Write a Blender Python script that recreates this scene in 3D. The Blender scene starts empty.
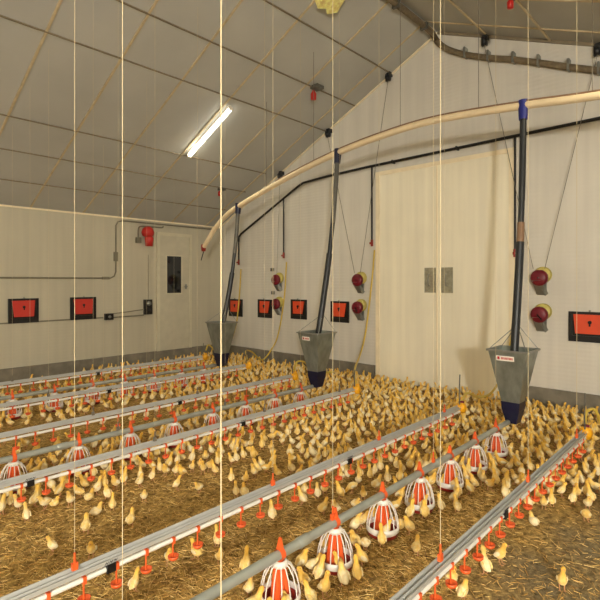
import bpy, math, random
from mathutils import Vector, Matrix
random.seed(7)
C = bpy.context.scene.collection
PI = math.pi
# ------------------------------------------------------------------ dimensions (metres)
XG, XF = 6.3, -4.6            # gable wall with the big doors / wall behind the camera
YL, YRW = 8.1, -3.4           # left wall / right wall
YRG, ZRG = 3.2, 5.0           # ridge
SL, SR = 0.48, 0.42           # roof slopes
CAM = Vector((0, 0, 1.5)); FPX = 486.0; V0 = 282.0; TH = math.atan(450/486)
FW = (math.cos(TH), math.sin(TH)); RT = (math.sin(TH), -math.cos(TH))

def roof_z(y): return ZRG - SL*(y-YRG) if y > YRG else ZRG - SR*(YRG-y)
def px(x, y, z=0):
    d = x*FW[0]+y*FW[1]; r = x*RT[0]+y*RT[1]
    return 300+FPX*r/d, V0-FPX*(z-1.5)/d, d
def floor_at(u, v):
    a = (u-300)/FPX; t = -1.5/((V0-v)/FPX)
    return t*(FW[0]+a*RT[0]), t*(FW[1]+a*RT[1])

# ------------------------------------------------------------------ materials
def lin(c): return tuple(((k/255)/12.92 if k/255 <= .04045 else ((k/255+.055)/1.055)**2.4) for k in c)
def mat(name, rgb, rough=.6, metal=0, noise=.06, scale=8, bump=0, bscale=40, spec=.5, rnd=0, stretch=None, emit=None, extra=None, sss=0):
    m = bpy.data.materials.new(name); m.use_nodes = True
    nt = m.node_tree; N = nt.nodes; L = nt.links; b = N['Principled BSDF']
    b.inputs['Roughness'].default_value = rough; b.inputs['Metallic'].default_value = metal
    b.inputs['Specular IOR Level'].default_value = spec
    c = lin(rgb)
    tc = N.new('ShaderNodeTexCoord'); mp = N.new('ShaderNodeMapping'); L.new(tc.outputs['Object'], mp.inputs[0])
    if stretch: mp.inputs['Scale'].default_value = stretch
    nz = N.new('ShaderNodeTexNoise'); nz.inputs['Scale'].default_value = scale; nz.inputs['Detail'].default_value = 5
    L.new(mp.outputs[0], nz.inputs['Vector'])
    cr = N.new('ShaderNodeValToRGB'); e = cr.color_ramp.elements
    e[0].position = .3; e[1].position = .7
    e[0].color = tuple(k*(1-noise) for k in c)+(1,); e[1].color = tuple(min(1, k*(1+noise)) for k in c)+(1,)
    L.new(nz.outputs['Fac'], cr.inputs[0]); out = cr.outputs[0]
    if rnd:
        oi = N.new('ShaderNodeObjectInfo'); hs = N.new('ShaderNodeHueSaturation'); mr = N.new('ShaderNodeMapRange')
        L.new(oi.outputs['Random'], mr.inputs['Value']); mr.inputs['To Min'].default_value = 1-rnd; mr.inputs['To Max'].default_value = 1+rnd
        L.new(mr.outputs[0], hs.inputs['Value']); L.new(out, hs.inputs['Color']); out = hs.outputs[0]
    L.new(out, b.inputs['Base Color'])
    if bump:
        nb = N.new('ShaderNodeTexNoise'); nb.inputs['Scale'].default_value = bscale; nb.inputs['Detail'].default_value = 4
        L.new(mp.outputs[0], nb.inputs['Vector'])
        bp = N.new('ShaderNodeBump'); bp.inputs['Strength'].default_value = bump; bp.inputs['Distance'].default_value = .01
        L.new(nb.outputs['Fac'], bp.inputs['Height']); L.new(bp.outputs[0], b.inputs['Normal'])
    if emit:
        b.inputs['Emission Color'].default_value = lin(emit[0])+(1,); b.inputs['Emission Strength'].default_value = emit[1]
    if sss:
        b.inputs['Subsurface Weight'].default_value = sss; b.inputs['Subsurface Radius'].default_value = (.02, .012, .005); b.inputs['Subsurface Scale'].default_value = .5
    return m

def panel_mat(name, rgb, axis, period, rough, strength, joint=0, spec=.5, stains=.05):
    """painted sheet with fine ribs along one axis ('X','Y','Z' = the direction across the ribs) and faint sheet joints"""
    m = mat(name, rgb, rough, noise=stains, scale=1.2, spec=spec)
    nt = m.node_tree; N = nt.nodes; L = nt.links; b = N['Principled BSDF']
    tc = [n for n in N if n.type == 'TEX_COORD'][0]
    sx = N.new('ShaderNodeSeparateXYZ'); L.new(tc.outputs['Object'], sx.inputs[0])
    ml = N.new('ShaderNodeMath'); ml.operation = 'MULTIPLY'; ml.inputs[1].default_value = 2*PI/period; L.new(sx.outputs[axis], ml.inputs[0])
    sn = N.new('ShaderNodeMath'); sn.operation = 'SINE'; L.new(ml.outputs[0], sn.inputs[0])
    bp = N.new('ShaderNodeBump'); bp.inputs['Strength'].default_value = strength; bp.inputs['Distance'].default_value = .004
    L.new(sn.outputs[0], bp.inputs['Height']); L.new(bp.outputs[0], b.inputs['Normal'])
    # dust streaks running down the sheet
    mp = N.new('ShaderNodeMapping'); mp.inputs['Scale'].default_value = (6, 6, .25); L.new(tc.outputs['Object'], mp.inputs[0])
    nz = N.new('ShaderNodeTexNoise'); nz.inputs['Scale'].default_value = 1.5; nz.inputs['Detail'].default_value = 3; L.new(mp.outputs[0], nz.inputs['Vector'])
    mr = N.new('ShaderNodeMapRange'); mr.inputs['From Min'].default_value = .35; mr.inputs['From Max'].default_value = .7
    mr.inputs['To Min'].default_value = .93; mr.inputs['To Max'].default_value = 1.03; L.new(nz.outputs['Fac'], mr.inputs['Value'])
    hs = N.new('ShaderNodeHueSaturation'); src = b.inputs['Base Color'].links[0].from_socket
    last = mr.outputs[0]
    if joint:
        jm = N.new('ShaderNodeMath'); jm.operation = 'PINGPONG'; jm.inputs[1].default_value = joint/2; L.new(sx.outputs['X' if axis != 'X' else 'Y'], jm.inputs[0])
        lt = N.new('ShaderNodeMath'); lt.operation = 'LESS_THAN'; lt.inputs[1].default_value = .004; L.new(jm.outputs[0], lt.inputs[0])
        ms = N.new('ShaderNodeMath'); ms.operation = 'MULTIPLY_ADD'; ms.inputs[1].default_value = -.12; L.new(lt.outputs[0], ms.inputs[0]); L.new(last, ms.inputs[2]); last = ms.outputs[0]
    L.new(last, hs.inputs['Value']); L.new(src, hs.inputs['Color']); L.new(hs.outputs[0], b.inputs['Base Color'])
    return m

M = {}
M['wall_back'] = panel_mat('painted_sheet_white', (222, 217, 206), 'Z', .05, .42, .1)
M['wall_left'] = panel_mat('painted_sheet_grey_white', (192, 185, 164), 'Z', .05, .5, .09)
M['door'] = panel_mat('cream_ribbed_door', (250, 242, 218), 'Y', .09, .27, .2, spec=.6)
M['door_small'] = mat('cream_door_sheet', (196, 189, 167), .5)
M['door_small_frame'] = mat('pale_door_frame', (206, 199, 174), .5)
M['door_frame'] = mat('cream_door_frame', (244, 230, 198), .45)
M['ceiling'] = mat('grey_insulation_board', (184, 184, 178), .6, noise=.07, scale=1.3)
M['strip_tan'] = mat('tan_joint_strip', (196, 180, 146), .6, noise=.12, scale=14)
M['strip_dark'] = mat('brown_wire_strip', (132, 120, 98), .6, noise=.1, scale=14)
M['kerb'] = mat('grey_concrete', (126, 119, 104), .9, noise=.22, scale=7, bump=.4, bscale=60)
M['alu'] = mat('galvanized_rail', (198, 198, 194), .36, .3, noise=.04, scale=12)
M['pvc'] = mat('white_plastic_pipe', (240, 236, 226), .35, noise=.03)
M['pipe'] = mat('zinc_feed_pipe', (170, 174, 166), .4, .4, noise=.12, scale=10)
M['galv'] = mat('galvanized_sheet', (138, 144, 136), .36, .6, noise=.22, scale=16, stretch=(1, 1, .5))
M['blue'] = mat('dark_blue_plastic', (12, 17, 50), .4)
M['collar_blue'] = mat('blue_plastic_collar', (28, 36, 120), .4)
M['orange'] = mat('orange_plastic', (232, 98, 44), .38, noise=.05)
M['red_dish'] = mat('dull_red_plastic', (150, 42, 30), .45)
M['white'] = mat('white_plastic', (238, 232, 222), .4, noise=.03)
M['black'] = mat('black_plastic', (20, 20, 20), .45)
M['tube_dark'] = mat('black_hose', (38, 40, 42), .4)
M['tube_grey'] = mat('grey_dusty_hose', (92, 90, 82), .45, noise=.15, scale=20)
M['cream_pipe'] = mat('cream_plastic_pipe', (226, 206, 170), .4, noise=.06)
M['pipe_brown'] = mat('brown_pipe_strap', (134, 104, 78), .6)
M['yellow'] = mat('yellow_plastic', (238, 170, 24), .4)
M['hose_y'] = mat('yellow_hose', (212, 182, 74), .45)
M['cord'] = mat('cream_cord', (214, 198, 160), .7)
M['cord_dark'] = mat('grey_wire', (120, 112, 98), .6)
M['crimson'] = mat('crimson_plastic', (112, 16, 34), .4)
M['olive'] = mat('yellow_green_pulley', (206, 190, 104), .5)
M['steel'] = mat('grey_steel_bracket', (150, 152, 146), .4, .7)
M['vent_flap'] = mat('orange_red_flap', (222, 76, 38), .42, noise=.05)
M['vent_flap_left'] = mat('red_flap', (196, 52, 40), .45, noise=.05)
M['conduit'] = mat('grey_conduit', (122, 116, 98), .5)
M['bundle'] = mat('dusty_cable_bundle', (118, 104, 80), .7, noise=.2, scale=30)
M['red'] = mat('red_paint', (190, 40, 34), .4)
M['glass'] = mat('dark_window_glass', (16, 20, 22), .06, noise=.3, scale=6, spec=.8)
M['foam'] = mat('yellow_foam', (255, 230, 146), .8, noise=.3, scale=22, bump=.6)
M['lamp'] = mat('fluorescent_tube', (255, 250, 236), .4, emit=((255, 250, 232), 7))
M['plate'] = mat('stained_steel_plate', (164, 160, 138), .45, .3, noise=.2, scale=30)
M['beak'] = mat('pink_orange_beak', (206, 138, 96), .5)
M['eye'] = mat('black_eye', (12, 10, 10), .2)
M['leg'] = mat('pale_orange_leg', (204, 150, 104), .6)
M['sticker_ink'] = mat('red_ink', (190, 40, 44), .5)

def chick_mat():
    m = bpy.data.materials.new('chick_down'); m.use_nodes = True
    nt = m.node_tree; N = nt.nodes; L = nt.links; b = N['Principled BSDF']
    at = N.new('ShaderNodeAttribute'); at.attribute_name = 'tint'
    oi = N.new('ShaderNodeObjectInfo'); geo = N.new('ShaderNodeNewGeometry')
    tc = N.new('ShaderNodeTexCoord'); nz = N.new('ShaderNodeTexNoise'); nz.inputs['Scale'].default_value = 45; nz.inputs['Detail'].default_value = 4
    L.new(tc.outputs['Object'], nz.inputs['Vector'])
    ad = N.new('ShaderNodeMath'); ad.operation = 'ADD'; L.new(oi.outputs['Random'], ad.inputs[0]); L.new(geo.outputs['Random Per Island'], ad.inputs[1])
    fr = N.new('ShaderNodeMath'); fr.operation = 'FRACT'; L.new(ad.outputs[0], fr.inputs[0])
    a1 = N.new('ShaderNodeMapRange'); a1.inputs['To Min'].default_value = -.28; a1.inputs['To Max'].default_value = .3; L.new(fr.outputs[0], a1.inputs['Value'])
    a2 = N.new('ShaderNodeMapRange'); a2.inputs['From Min'].default_value = .3; a2.inputs['From Max'].default_value = .7; a2.inputs['To Min'].default_value = -.22; a2.inputs['To Max'].default_value = .22; L.new(nz.outputs['Fac'], a2.inputs['Value'])
    s1 = N.new('ShaderNodeMath'); L.new(a1.outputs[0], s1.inputs[0]); L.new(a2.outputs[0], s1.inputs[1])
    s2 = N.new('ShaderNodeMath'); L.new(s1.outputs[0], s2.inputs[0]); L.new(at.outputs['Fac'], s2.inputs[1])
    cr = N.new('ShaderNodeValToRGB'); e = cr.color_ramp.elements
    e[0].position = 0; e[0].color = lin((250, 234, 192))+(1,)
    e[1].position = 1; e[1].color = lin((242, 192, 84))+(1,)
    k = e.new(.45); k.color = lin((246, 212, 130))+(1,)
    L.new(s2.outputs[0], cr.inputs[0]); L.new(cr.outputs[0], b.inputs['Base Color'])
    b.inputs['Roughness'].default_value = .95; b.inputs['Specular IOR Level'].default_value = .15
    b.inputs['Sheen Weight'].default_value = .35; b.inputs['Sheen Tint'].default_value = lin((255, 236, 190))+(1,)
    bp = N.new('ShaderNodeBump'); bp.inputs['Strength'].default_value = .5; bp.inputs['Distance'].default_value = .004
    n2 = N.new('ShaderNodeTexNoise'); n2.inputs['Scale'].default_value = 160; L.new(tc.outputs['Object'], n2.inputs['Vector'])
    L.new(n2.outputs['Fac'], bp.inputs['Height']); L.new(bp.outputs[0], b.inputs['Normal'])
    return m
M['chick'] = chick_mat()

def floor_mat():
    m = bpy.data.materials.new('trodden_straw_litter'); m.use_nodes = True
    nt = m.node_tree; N = nt.nodes; L = nt.links; b = N['Principled BSDF']
    tc = N.new('ShaderNodeTexCoord')
    n1 = N.new('ShaderNodeTexNoise'); n1.inputs['Scale'].default_value = 26; n1.inputs['Detail'].default_value = 8; n1.inputs['Roughness'].default_value = .7
    n2 = N.new('ShaderNodeTexNoise'); n2.inputs['Scale'].default_value = 1.3; n2.inputs['Detail'].default_value = 4
    for n in (n1, n2): L.new(tc.outputs['Object'], n.inputs['Vector'])
    c1 = N.new('ShaderNodeValToRGB'); e = c1.color_ramp.elements
    e[0].position = .34; e[0].color = lin((84, 60, 26))+(1,); e[1].position = .68; e[1].color = lin((226, 188, 110))+(1,)
    L.new(n1.outputs['Fac'], c1.inputs[0])
    # barer, greyer trampled litter: beside the right-hand wall and in patches
    sx = N.new('ShaderNodeSeparateXYZ'); L.new(tc.outputs['Object'], sx.inputs[0])
    mr = N.new('ShaderNodeMapRange'); mr.inputs['From Min'].default_value = 1.25; mr.inputs['From Max'].default_value = .75; mr.interpolation_type = 'SMOOTHSTEP'
    L.new(sx.outputs['Y'], mr.inputs['Value'])
    mp2 = N.new('ShaderNodeMapRange'); mp2.inputs['From Min'].default_value = .36; mp2.inputs['From Max'].default_value = .6; L.new(n2.outputs['Fac'], mp2.inputs['Value'])
    mm = N.new('ShaderNodeMath'); mm.operation = 'MULTIPLY'; L.new(mr.outputs[0], mm.inputs[0]); L.new(mp2.outputs[0], mm.inputs[1])
    c2 = N.new('ShaderNodeValToRGB'); e = c2.color_ramp.elements
    e[0].position = .3; e[0].color = lin((88, 76, 54))+(1,); e[1].position = .72; e[1].color = lin((166, 152, 120))+(1,)
    L.new(n1.outputs['Fac'], c2.inputs[0])
    mx = N.new('ShaderNodeMix'); mx.data_type = 'RGBA'; L.new(mm.outputs[0], mx.inputs[0]); L.new(c1.outputs[0], mx.inputs[6]); L.new(c2.outputs[0], mx.inputs[7])
    L.new(mx.outputs[2], b.inputs['Base Color']); b.inputs['Roughness'].default_value = .9; b.inputs['Specular IOR Level'].default_value = .2
    bp = N.new('ShaderNodeBump'); bp.inputs['Strength'].default_value = .9; bp.inputs['Distance'].default_value = .02
    L.new(n1.outputs['Fac'], bp.inputs['Height']); L.new(bp.outputs[0], b.inputs['Normal'])
    return m
M['floor'] = floor_mat()
def straw_mat():
    m = bpy.data.materials.new('straw_stalks'); m.use_nodes = True
    nt = m.node_tree; N = nt.nodes; L = nt.links; b = N['Principled BSDF']
    g = N.new('ShaderNodeNewGeometry'); cr = N.new('ShaderNodeValToRGB'); e = cr.color_ramp.elements
    e[0].position = 0; e[0].color = lin((112, 76, 30))+(1,); e[1].position = 1; e[1].color = lin((250, 218, 142))+(1,)
    k = e.new(.6); k.color = lin((214, 168, 84))+(1,)
    L.new(g.outputs['Random Per Island'], cr.inputs[0]); L.new(cr.outputs[0], b.inputs['Base Color']); b.inputs['Roughness'].default_value = .6
    return m
M['straw'] = straw_mat()

# ------------------------------------------------------------------ mesh builder
class MB:
    def __init__(s): s.v = []; s.f = []; s.m = []; s.sm = []
    def add(s, vs, fs, mi=0, smooth=False):
        o = len(s.v); s.v += [tuple(p) for p in vs]
        for f in fs: s.f.append(tuple(o+i for i in f)); s.m.append(mi); s.sm.append(smooth)
        return s
    def box(s, a, b, mi=0):
        x0, y0, z0 = a; x1, y1, z1 = b
        return s.add([(x0,y0,z0),(x1,y0,z0),(x1,y1,z0),(x0,y1,z0),(x0,y0,z1),(x1,y0,z1),(x1,y1,z1),(x0,y1,z1)],
            [(0,3,2,1),(4,5,6,7),(0,1,5,4),(1,2,6,5),(2,3,7,6),(3,0,4,7)], mi)
    def bar(s, a, b, w, h, mi=0):
        """box bar from a to b, w across horizontally, h along the other normal"""
        a = Vector(a); b = Vector(b); d = (b-a).normalized(); up = Vector((0,0,1))
        if abs(d.z) > .99: up = Vector((1,0,0))
        r = d.cross(up).normalized(); u = r.cross(d)
        vs = [p+r*i*w/2+u*j*h/2 for p in (a, b) for i, j in ((-1,-1),(1,-1),(1,1),(-1,1))]
        return s.add(vs, [(0,1,2,3),(7,6,5,4),(0,4,5,1),(1,5,6,2),(2,6,7,3),(3,7,4,0)], mi)
    def tube(s, pts, rad, n=8, mi=0, flat=None, caps=True):
        """round tube through points; rad number or list; smooth"""
        pts = [Vector(p) for p in pts]; k = len(pts)
        if not hasattr(rad, '__len__'): rad = [rad]*k
        rings = []; ref = None
        for i, p in enumerate(pts):
            t = (pts[min(i+1, k-1)]-pts[max(i-1, 0)]).normalized()
            if ref is None: ref = Vector((0,0,1)) if abs(t.z) < .9 else Vector((1,0,0))
            a = (ref-t*ref.dot(t)).normalized(); ref = a; b = t.cross(a)
            rings.append([p+(a*math.cos(2*PI*j/n)+b*math.sin(2*PI*j/n))*rad[i] for j in range(n)])
        vs = [q for r in rings for q in r]
        fs = [(i*n+j, i*n+(j+1)%n, (i+1)*n+(j+1)%n, (i+1)*n+j) for i in range(k-1) for j in range(n)]
        s.add(vs, fs, mi, True)
        if caps: s.add(rings[0], [tuple(range(n))[::-1]], mi); s.add(rings[-1], [tuple(range(n))], mi)
        return s
    def lathe(s, prof, c=(0,0,0), n=24, mi=0, axis='Z', smooth=True):
        """profile [(r, h)] about an axis through c; open unless the radii reach 0"""
        vs = []
        for r, h in prof:
            for j in range(n):
                a = 2*PI*j/n; x, y = r*math.cos(a), r*math.sin(a)
                p = {'Z': (x, y, h), 'X': (h, x, y), 'Y': (y, h, x)}[axis]
                vs.append((p[0]+c[0], p[1]+c[1], p[2]+c[2]))
        k = len(prof)
        return s.add(vs, [(i*n+j, i*n+(j+1)%n, (i+1)*n+(j+1)%n, (i+1)*n+j) for i in range(k-1) for j in range(n)], mi, smooth)
    def prism(s, poly, f0, f1, mi=0):
        """poly 2D -> f0(p), f1(p) the two end caps"""
        n = len(poly); vs = [f0(p) for p in poly]+[f1(p) for p in poly]
        return s.add(vs, [tuple(range(n))[::-1], tuple(range(n, 2*n))]+[(i, (i+1)%n, n+(i+1)%n, n+i) for i in range(n)], mi)
    def mesh(s, name, mats):
        me = bpy.data.meshes.new(name); me.from_pydata(s.v, [], s.f)
        for m in (mats if isinstance(mats, (list, tuple)) else [mats]): me.materials.append(m)
        me.polygons.foreach_set('material_index', s.m); me.polygons.foreach_set('use_smooth', s.sm); me.update()
        return me
    def build(s, name, mats, parent=None, loc=(0,0,0)):
        o = bpy.data.objects.new(name, s.mesh(name, mats)); C.objects.link(o); o.location = loc
        if parent: o.parent = parent
        return o

def tag(o, label=None, cat=None, group=None, kind=None):
    if label: o['label'] = label
    if cat: o['category'] = cat
    if group: o['group'] = group
    if kind: o['kind'] = kind
    return o
def empty(name, loc, label, cat, group=None, kind=None, rz=0):
    o = bpy.data.objects.new(name, None); C.objects.link(o); o.location = loc; o.rotation_euler[2] = rz; o.empty_display_size = .1
    return tag(o, label, cat, group, kind)
def copy_tree(o, parent=None):
    c = o.copy(); C.objects.link(c)
    if parent: c.parent = parent
    for ch in list(o.children): copy_tree(ch, c)
    return c
def spline(pts, n=8):
    P = [Vector(p) for p in pts]; P = [2*P[0]-P[1]]+P+[2*P[-1]-P[-2]]; out = []
    for i in range(1, len(P)-2):
        for k in range(n):
            t = k/n; a, b, c, d = P[i-1:i+3]
            out.append(.5*((2*b)+(c-a)*t+(2*a-5*b+4*c-d)*t*t+(3*b-a-3*c+d)*t**3))
    out.append(P[-2]); return out

# ------------------------------------------------------------------ the setting
def struct(o, label=None, cat=None): o['kind'] = 'structure'; return tag(o, label, cat)
struct(MB().box((XF-.2, YRW-.2, -.15), (XG+.2, YL+.2, 0)).build('floor', M['floor']), 'golden brown straw and sawdust litter covering the barn floor', 'floor')

def gable_poly(x0, x1, name, m, holes=()):
    b = MB(); P = [(YRW, 0), (YL, 0), (YL, roof_z(YL)), (YRG, ZRG), (YRW, roof_z(YRW))]
    b.prism(P, lambda p: (x0, p[0], p[1]), lambda p: (x1, p[0], p[1])); return b.build(name, m)
struct(gable_poly(XG, XG+.15, 'wall_back', M['wall_back']), 'off-white sheet-clad gable wall holding the big double door', 'wall')
struct(gable_poly(XF-.15, XF, 'wall_front', M['wall_back']), 'off-white gable wall behind the viewer', 'wall')
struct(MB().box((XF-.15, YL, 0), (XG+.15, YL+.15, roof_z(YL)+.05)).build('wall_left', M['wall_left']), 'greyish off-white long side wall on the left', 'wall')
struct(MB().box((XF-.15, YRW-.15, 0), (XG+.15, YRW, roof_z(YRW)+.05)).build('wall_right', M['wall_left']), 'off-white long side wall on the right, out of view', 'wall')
cb = MB()
for ya, yb in ((YRG, YL+.1), (YRW-.1, YRG)):
    cb.prism([(ya, roof_z(ya)), (yb, roof_z(yb)), (yb, roof_z(yb)+.12), (ya, roof_z(ya)+.12)], lambda p: (XF-.15, p[0], p[1]), lambda p: (XG+.15, p[0], p[1]))
struct(cb.build('ceiling', M['ceiling']), 'pitched grey insulation-board ceiling', 'ceiling')
# concrete kerbs along the wall feet
KH = .215
def kerb(name, a, b, label): struct(MB().box(a, b).build(name, M['kerb']), label, 'kerb')
kerb('baseboard_left', (XF, YL-.05, 0), (XG, YL, KH), 'grey concrete kerb along the foot of the left wall')
kerb('baseboard_back', (XG-.05, 4.24, 0), (XG, YL-.05, KH), 'grey concrete kerb along the gable wall left of the double door')
kerb('baseboard_right', (XG-.05, YRW, 0), (XG, 2.1, KH+.01), 'grey concrete kerb along the gable wall right of the double door')
# ceiling grid: light joint strips up the slope, thin brown wires along the barn
tn = 0
for i, y in enumerate((7.53, 6.95, 6.4, 5.8, 5.21, 4.62, 3.95)):
    tn += 1
    z = roof_z(y)-.012
    if y == 5.8: continue
    struct(MB().bar((XF, y, z), (XG-.02 if y < 6.3 else XG-.3, y, z), .016, .014).build('trim_%d' % tn, M['strip_dark']), 'thin brown wire strip running the length of the left ceiling slope', 'ceiling trim')
for y in (2.5, 1.75, 1.0, .2, -.8):
    tn += 1
    z = roof_z(y)-.012
    struct(MB().bar((XF, y, z), (XG-.02, y, z), .02, .016).build('trim_%d' % tn, M['strip_tan']), 'thin strip running the length of the right ceiling slope', 'ceiling trim')
x = 5.92
for x in (5.93, 5.14, 4.24, 3.46, 2.66, 1.86, 1.06, .26, -.54, -1.34, -2.14):
    tn += 1
    b = MB()
    b.bar((x, YL-.01, roof_z(YL)-.006), (x, YRG, ZRG-.006), .026, .012); b.bar((x, YRG, ZRG-.006), (x, YRW+.01, roof_z(YRW)-.006), .026, .012)
    struct(b.build('trim_%d' % tn, M['strip_tan']), 'tan joint strip running up the ceiling slope over the ridge', 'ceiling trim')
tn += 1
b = MB(); b.bar((XG-.014, YL, roof_z(YL)-.02), (XG-.014, YRG, ZRG-.02), .026, .02)
struct(b.build('trim_%d' % tn, M['door_frame']), 'pale sealing strip where the left slope meets the gable wall', 'ceiling trim')
tn += 1
b = MB(); b.bar((XG-.014, YRG, ZRG-.02), (XG-.014, YRW, roof_z(YRW)-.02), .028, .035)
struct(b.build('trim_%d' % tn, M['strip_dark']), 'dark edge strip where the right slope meets the gable wall', 'ceiling trim')
tn += 1
struct(MB().bar((XF, YL-.014, roof_z(YL)-.02), (XG-.02, YL-.014, roof_z(YL)-.02), .024, .026).build('trim_%d' % tn, M['door_frame']), 'pale strip along the top of the left wall', 'ceiling trim')

# big double sliding door in the gable wall
d1 = empty('door_1', (XG, 3.18, 0), 'tall cream ribbed double door in the gable wall', 'door', kind='structure')
T = lambda b, n, m, p=d1: b.build(n, m, p, loc=(0,0,0))
def rel(b, o):
    b.v = [(p[0]-o[0], p[1]-o[1], p[2]-o[2]) for p in b.v]; return b
DO = (XG, 3.18, 0)
y0, y1, ym, zt = 2.2, 4.16, 3.2, 3.14
lf = rel(MB().box((XG-.035, ym+.012, .02), (XG-.002, y1-.02, zt-.02)), DO).build('door_leaf', M['door'], d1); tag(lf, 'left leaf')
rf = rel(MB().box((XG-.035, y0+.02, .02), (XG-.002, ym-.012, zt-.02)), DO).build('door_leaf', M['door'], d1); tag(rf, 'right leaf')
fr = MB(); fr.box((XG-.05, y1-.02, 0), (XG-.001, y1+.05, zt+.04)); fr.box((XG-.05, y0-.05, 0), (XG-.001, y0+.02, zt+.04)); fr.box((XG-.05, y0+.02, zt-.02), (XG-.001, y1-.02, zt+.04))
rel(fr, DO).build('door_frame', M['door_frame'], d1)
rel(MB().box((XG-.045, ym-.015, .02), (XG-.03, ym+.01, zt-.02)), DO).build('meeting_strip', M['door_frame'], d1)
for lfobj, ya, yb in ((lf, 3.215, 3.385), (rf, 2.965, 3.13)):
    b = MB().box((XG-.048, ya, 1.35), (XG-.0351, yb, 1.7)); hp = rel(b, DO).build('handle_plate', M['plate'], lfobj)
    hb = MB(); yc = (ya+yb)/2+.01
    hb.tube([(XG-.048, yc, 1.45), (XG-.085, yc, 1.46), (XG-.085, yc, 1.6), (XG-.048, yc, 1.61)], .008)
    for zz in (1.38, 1.67):
        for yy in (ya+.02, yb-.02): hb.box((XG-.052, yy-.006, zz-.006), (XG-.048, yy+.006, zz+.006))
    ho = rel(hb, DO).build('handle', M['steel'], lfobj)

# small door with a window in the left wall
d2 = empty('door_2', (5.19, YL, KH), 'narrow cream door with a dark glass pane in the left wall', 'door', kind='structure')
D2 = (5.19, YL, KH)
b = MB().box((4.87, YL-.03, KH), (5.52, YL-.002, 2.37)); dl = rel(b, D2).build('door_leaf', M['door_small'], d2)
b = MB(); b.box((4.81, YL-.045, KH), (4.87, YL-.001, 2.43)); b.box((5.52, YL-.045, KH), (5.57, YL-.001, 2.43)); b.box((4.87, YL-.045, 2.37), (5.52, YL-.001, 2.43))
rel(b, D2).build('door_frame', M['door_small_frame'], d2)
b = MB(); X0, X1, Z0, Z1 = 5.02, 5.33, 1.29, 1.99
b.box((X0-.025, YL-.04, Z0-.025), (X0, YL-.03, Z1+.025)); b.box((X1, YL-.04, Z0-.025), (X1+.025, YL-.03, Z1+.025)); b.box((X0, YL-.04, Z1), (X1, YL-.03, Z1+.025)); b.box((X0, YL-.04, Z0-.025), (X1, YL-.03, Z0))
rel(b, D2).build('window_frame', M['door_small_frame'], d2)
rel(MB().box((X0, YL-.036, Z0), (X1, YL-.03, Z1)), D2).build('glass_pane', M['glass'], d2)
b = MB(); b.box((5.42, YL-.04, 1.36), (5.46, YL-.03, 1.46)); b.tube([(5.44, YL-.03, 1.41), (5.44, YL-.08, 1.41), (5.37, YL-.08, 1.41)], .009)
rel(b, D2).build('door_handle', M['steel'], d2)

# ------------------------------------------------------------------ air inlet vents
def vent(axis, a, z0, w, h, label, flap, group):
    """axis 'G' on the gable wall (a = centre y) / 'L' on the left wall (a = centre x)"""
    r = empty('air_inlet', (XG, a, z0) if axis == 'G' else (a, YL, z0), label, 'air inlet', group)
    r.rotation_euler[2] = PI/2*0 if axis == 'G' else PI/2      # local -X points into the barn
    k = .045
    b = MB(); b.box((-.03, -w/2, 0), (-.001, w/2, k*1.5)); b.box((-.03, -w/2, h-k*.6), (-.001, w/2, h)); b.box((-.03, -w/2, k*1.5), (-.001, -w/2+k*.8, h-k*.6)); b.box((-.03, w/2-k*.8, k*1.5), (-.001, w/2, h-k*.6))
    b.build('frame', M['black'], r)
    b = MB(); b.add([(-.012, -w/2+k*.8, k*1.5), (-.012, w/2-k*.8, k*1.5), (-.012, w/2-k*.8, h-k*.6), (-.012, -w/2+k*.8, h-k*.6)], [(0, 1, 2, 3)])
    b.build('backing', M['black'], r)
    za, zb = k*2.1, h-k*.7; wi = w/2-k*1.1
    b = MB(); vs = [(-.05, -wi+.025, za), (-.05, wi-.025, za), (-.028, wi, zb), (-.028, -wi, zb)]
    b.add(vs+[(p[0]+.012, p[1], p[2]) for p in vs], [(0, 1, 2, 3), (7, 6, 5, 4), (0, 4, 5, 1), (1, 5, 6, 2), (2, 6, 7, 3), (3, 7, 4, 0)])
    fl = b.build('flap', flap, r)
    zc = za+(zb-za)*.6
    b = MB(); b.lathe([(0, -.062), (.016, -.06), (.02, -.045), (.02, -.035)], (0, 0, zc), 12, axis='X'); b.box((-.05, -.008, zc-.045), (-.04, .008, zc))
    b.build('latch', M['black'], fl)
    MB().lathe([(0, -.052), (.01, -.05), (.01, -.03)], (0, .0, h+.012), 8, axis='X').build('cord_guide', M['steel'], r)
    return r
gv = 'orange air inlets on the gable wall'; lv = 'red air inlets on the left wall'
for c, w, z0, lb in ((7.58, .40, .81, 'orange air inlet nearest the corner, behind the far hopper tube and a yellow hose'), (6.725, .37, .825, 'orange air inlet just left of the leftmost pair of crimson winches'),
        (5.85, .37, .845, 'orange air inlet between the leftmost pair of crimson winches and the middle hopper'), (4.93, .37, .84, 'orange air inlet right of the middle hopper tube, beside the pair of crimson winches'),
        (1.33, .44, .815, 'orange air inlet at the right edge of the photo, right of the near hopper')):
    vent('G', c, z0, w, .345, lb, M['vent_flap'], gv)
for c, lb in ((2.56, 'red air inlet on the left wall nearest the photo edge'), (3.46, 'red air inlet on the left wall, left of the black junction box')):
    vent('L', c, .88, .42, .37, lb, M['vent_flap_left'], lv)

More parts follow.
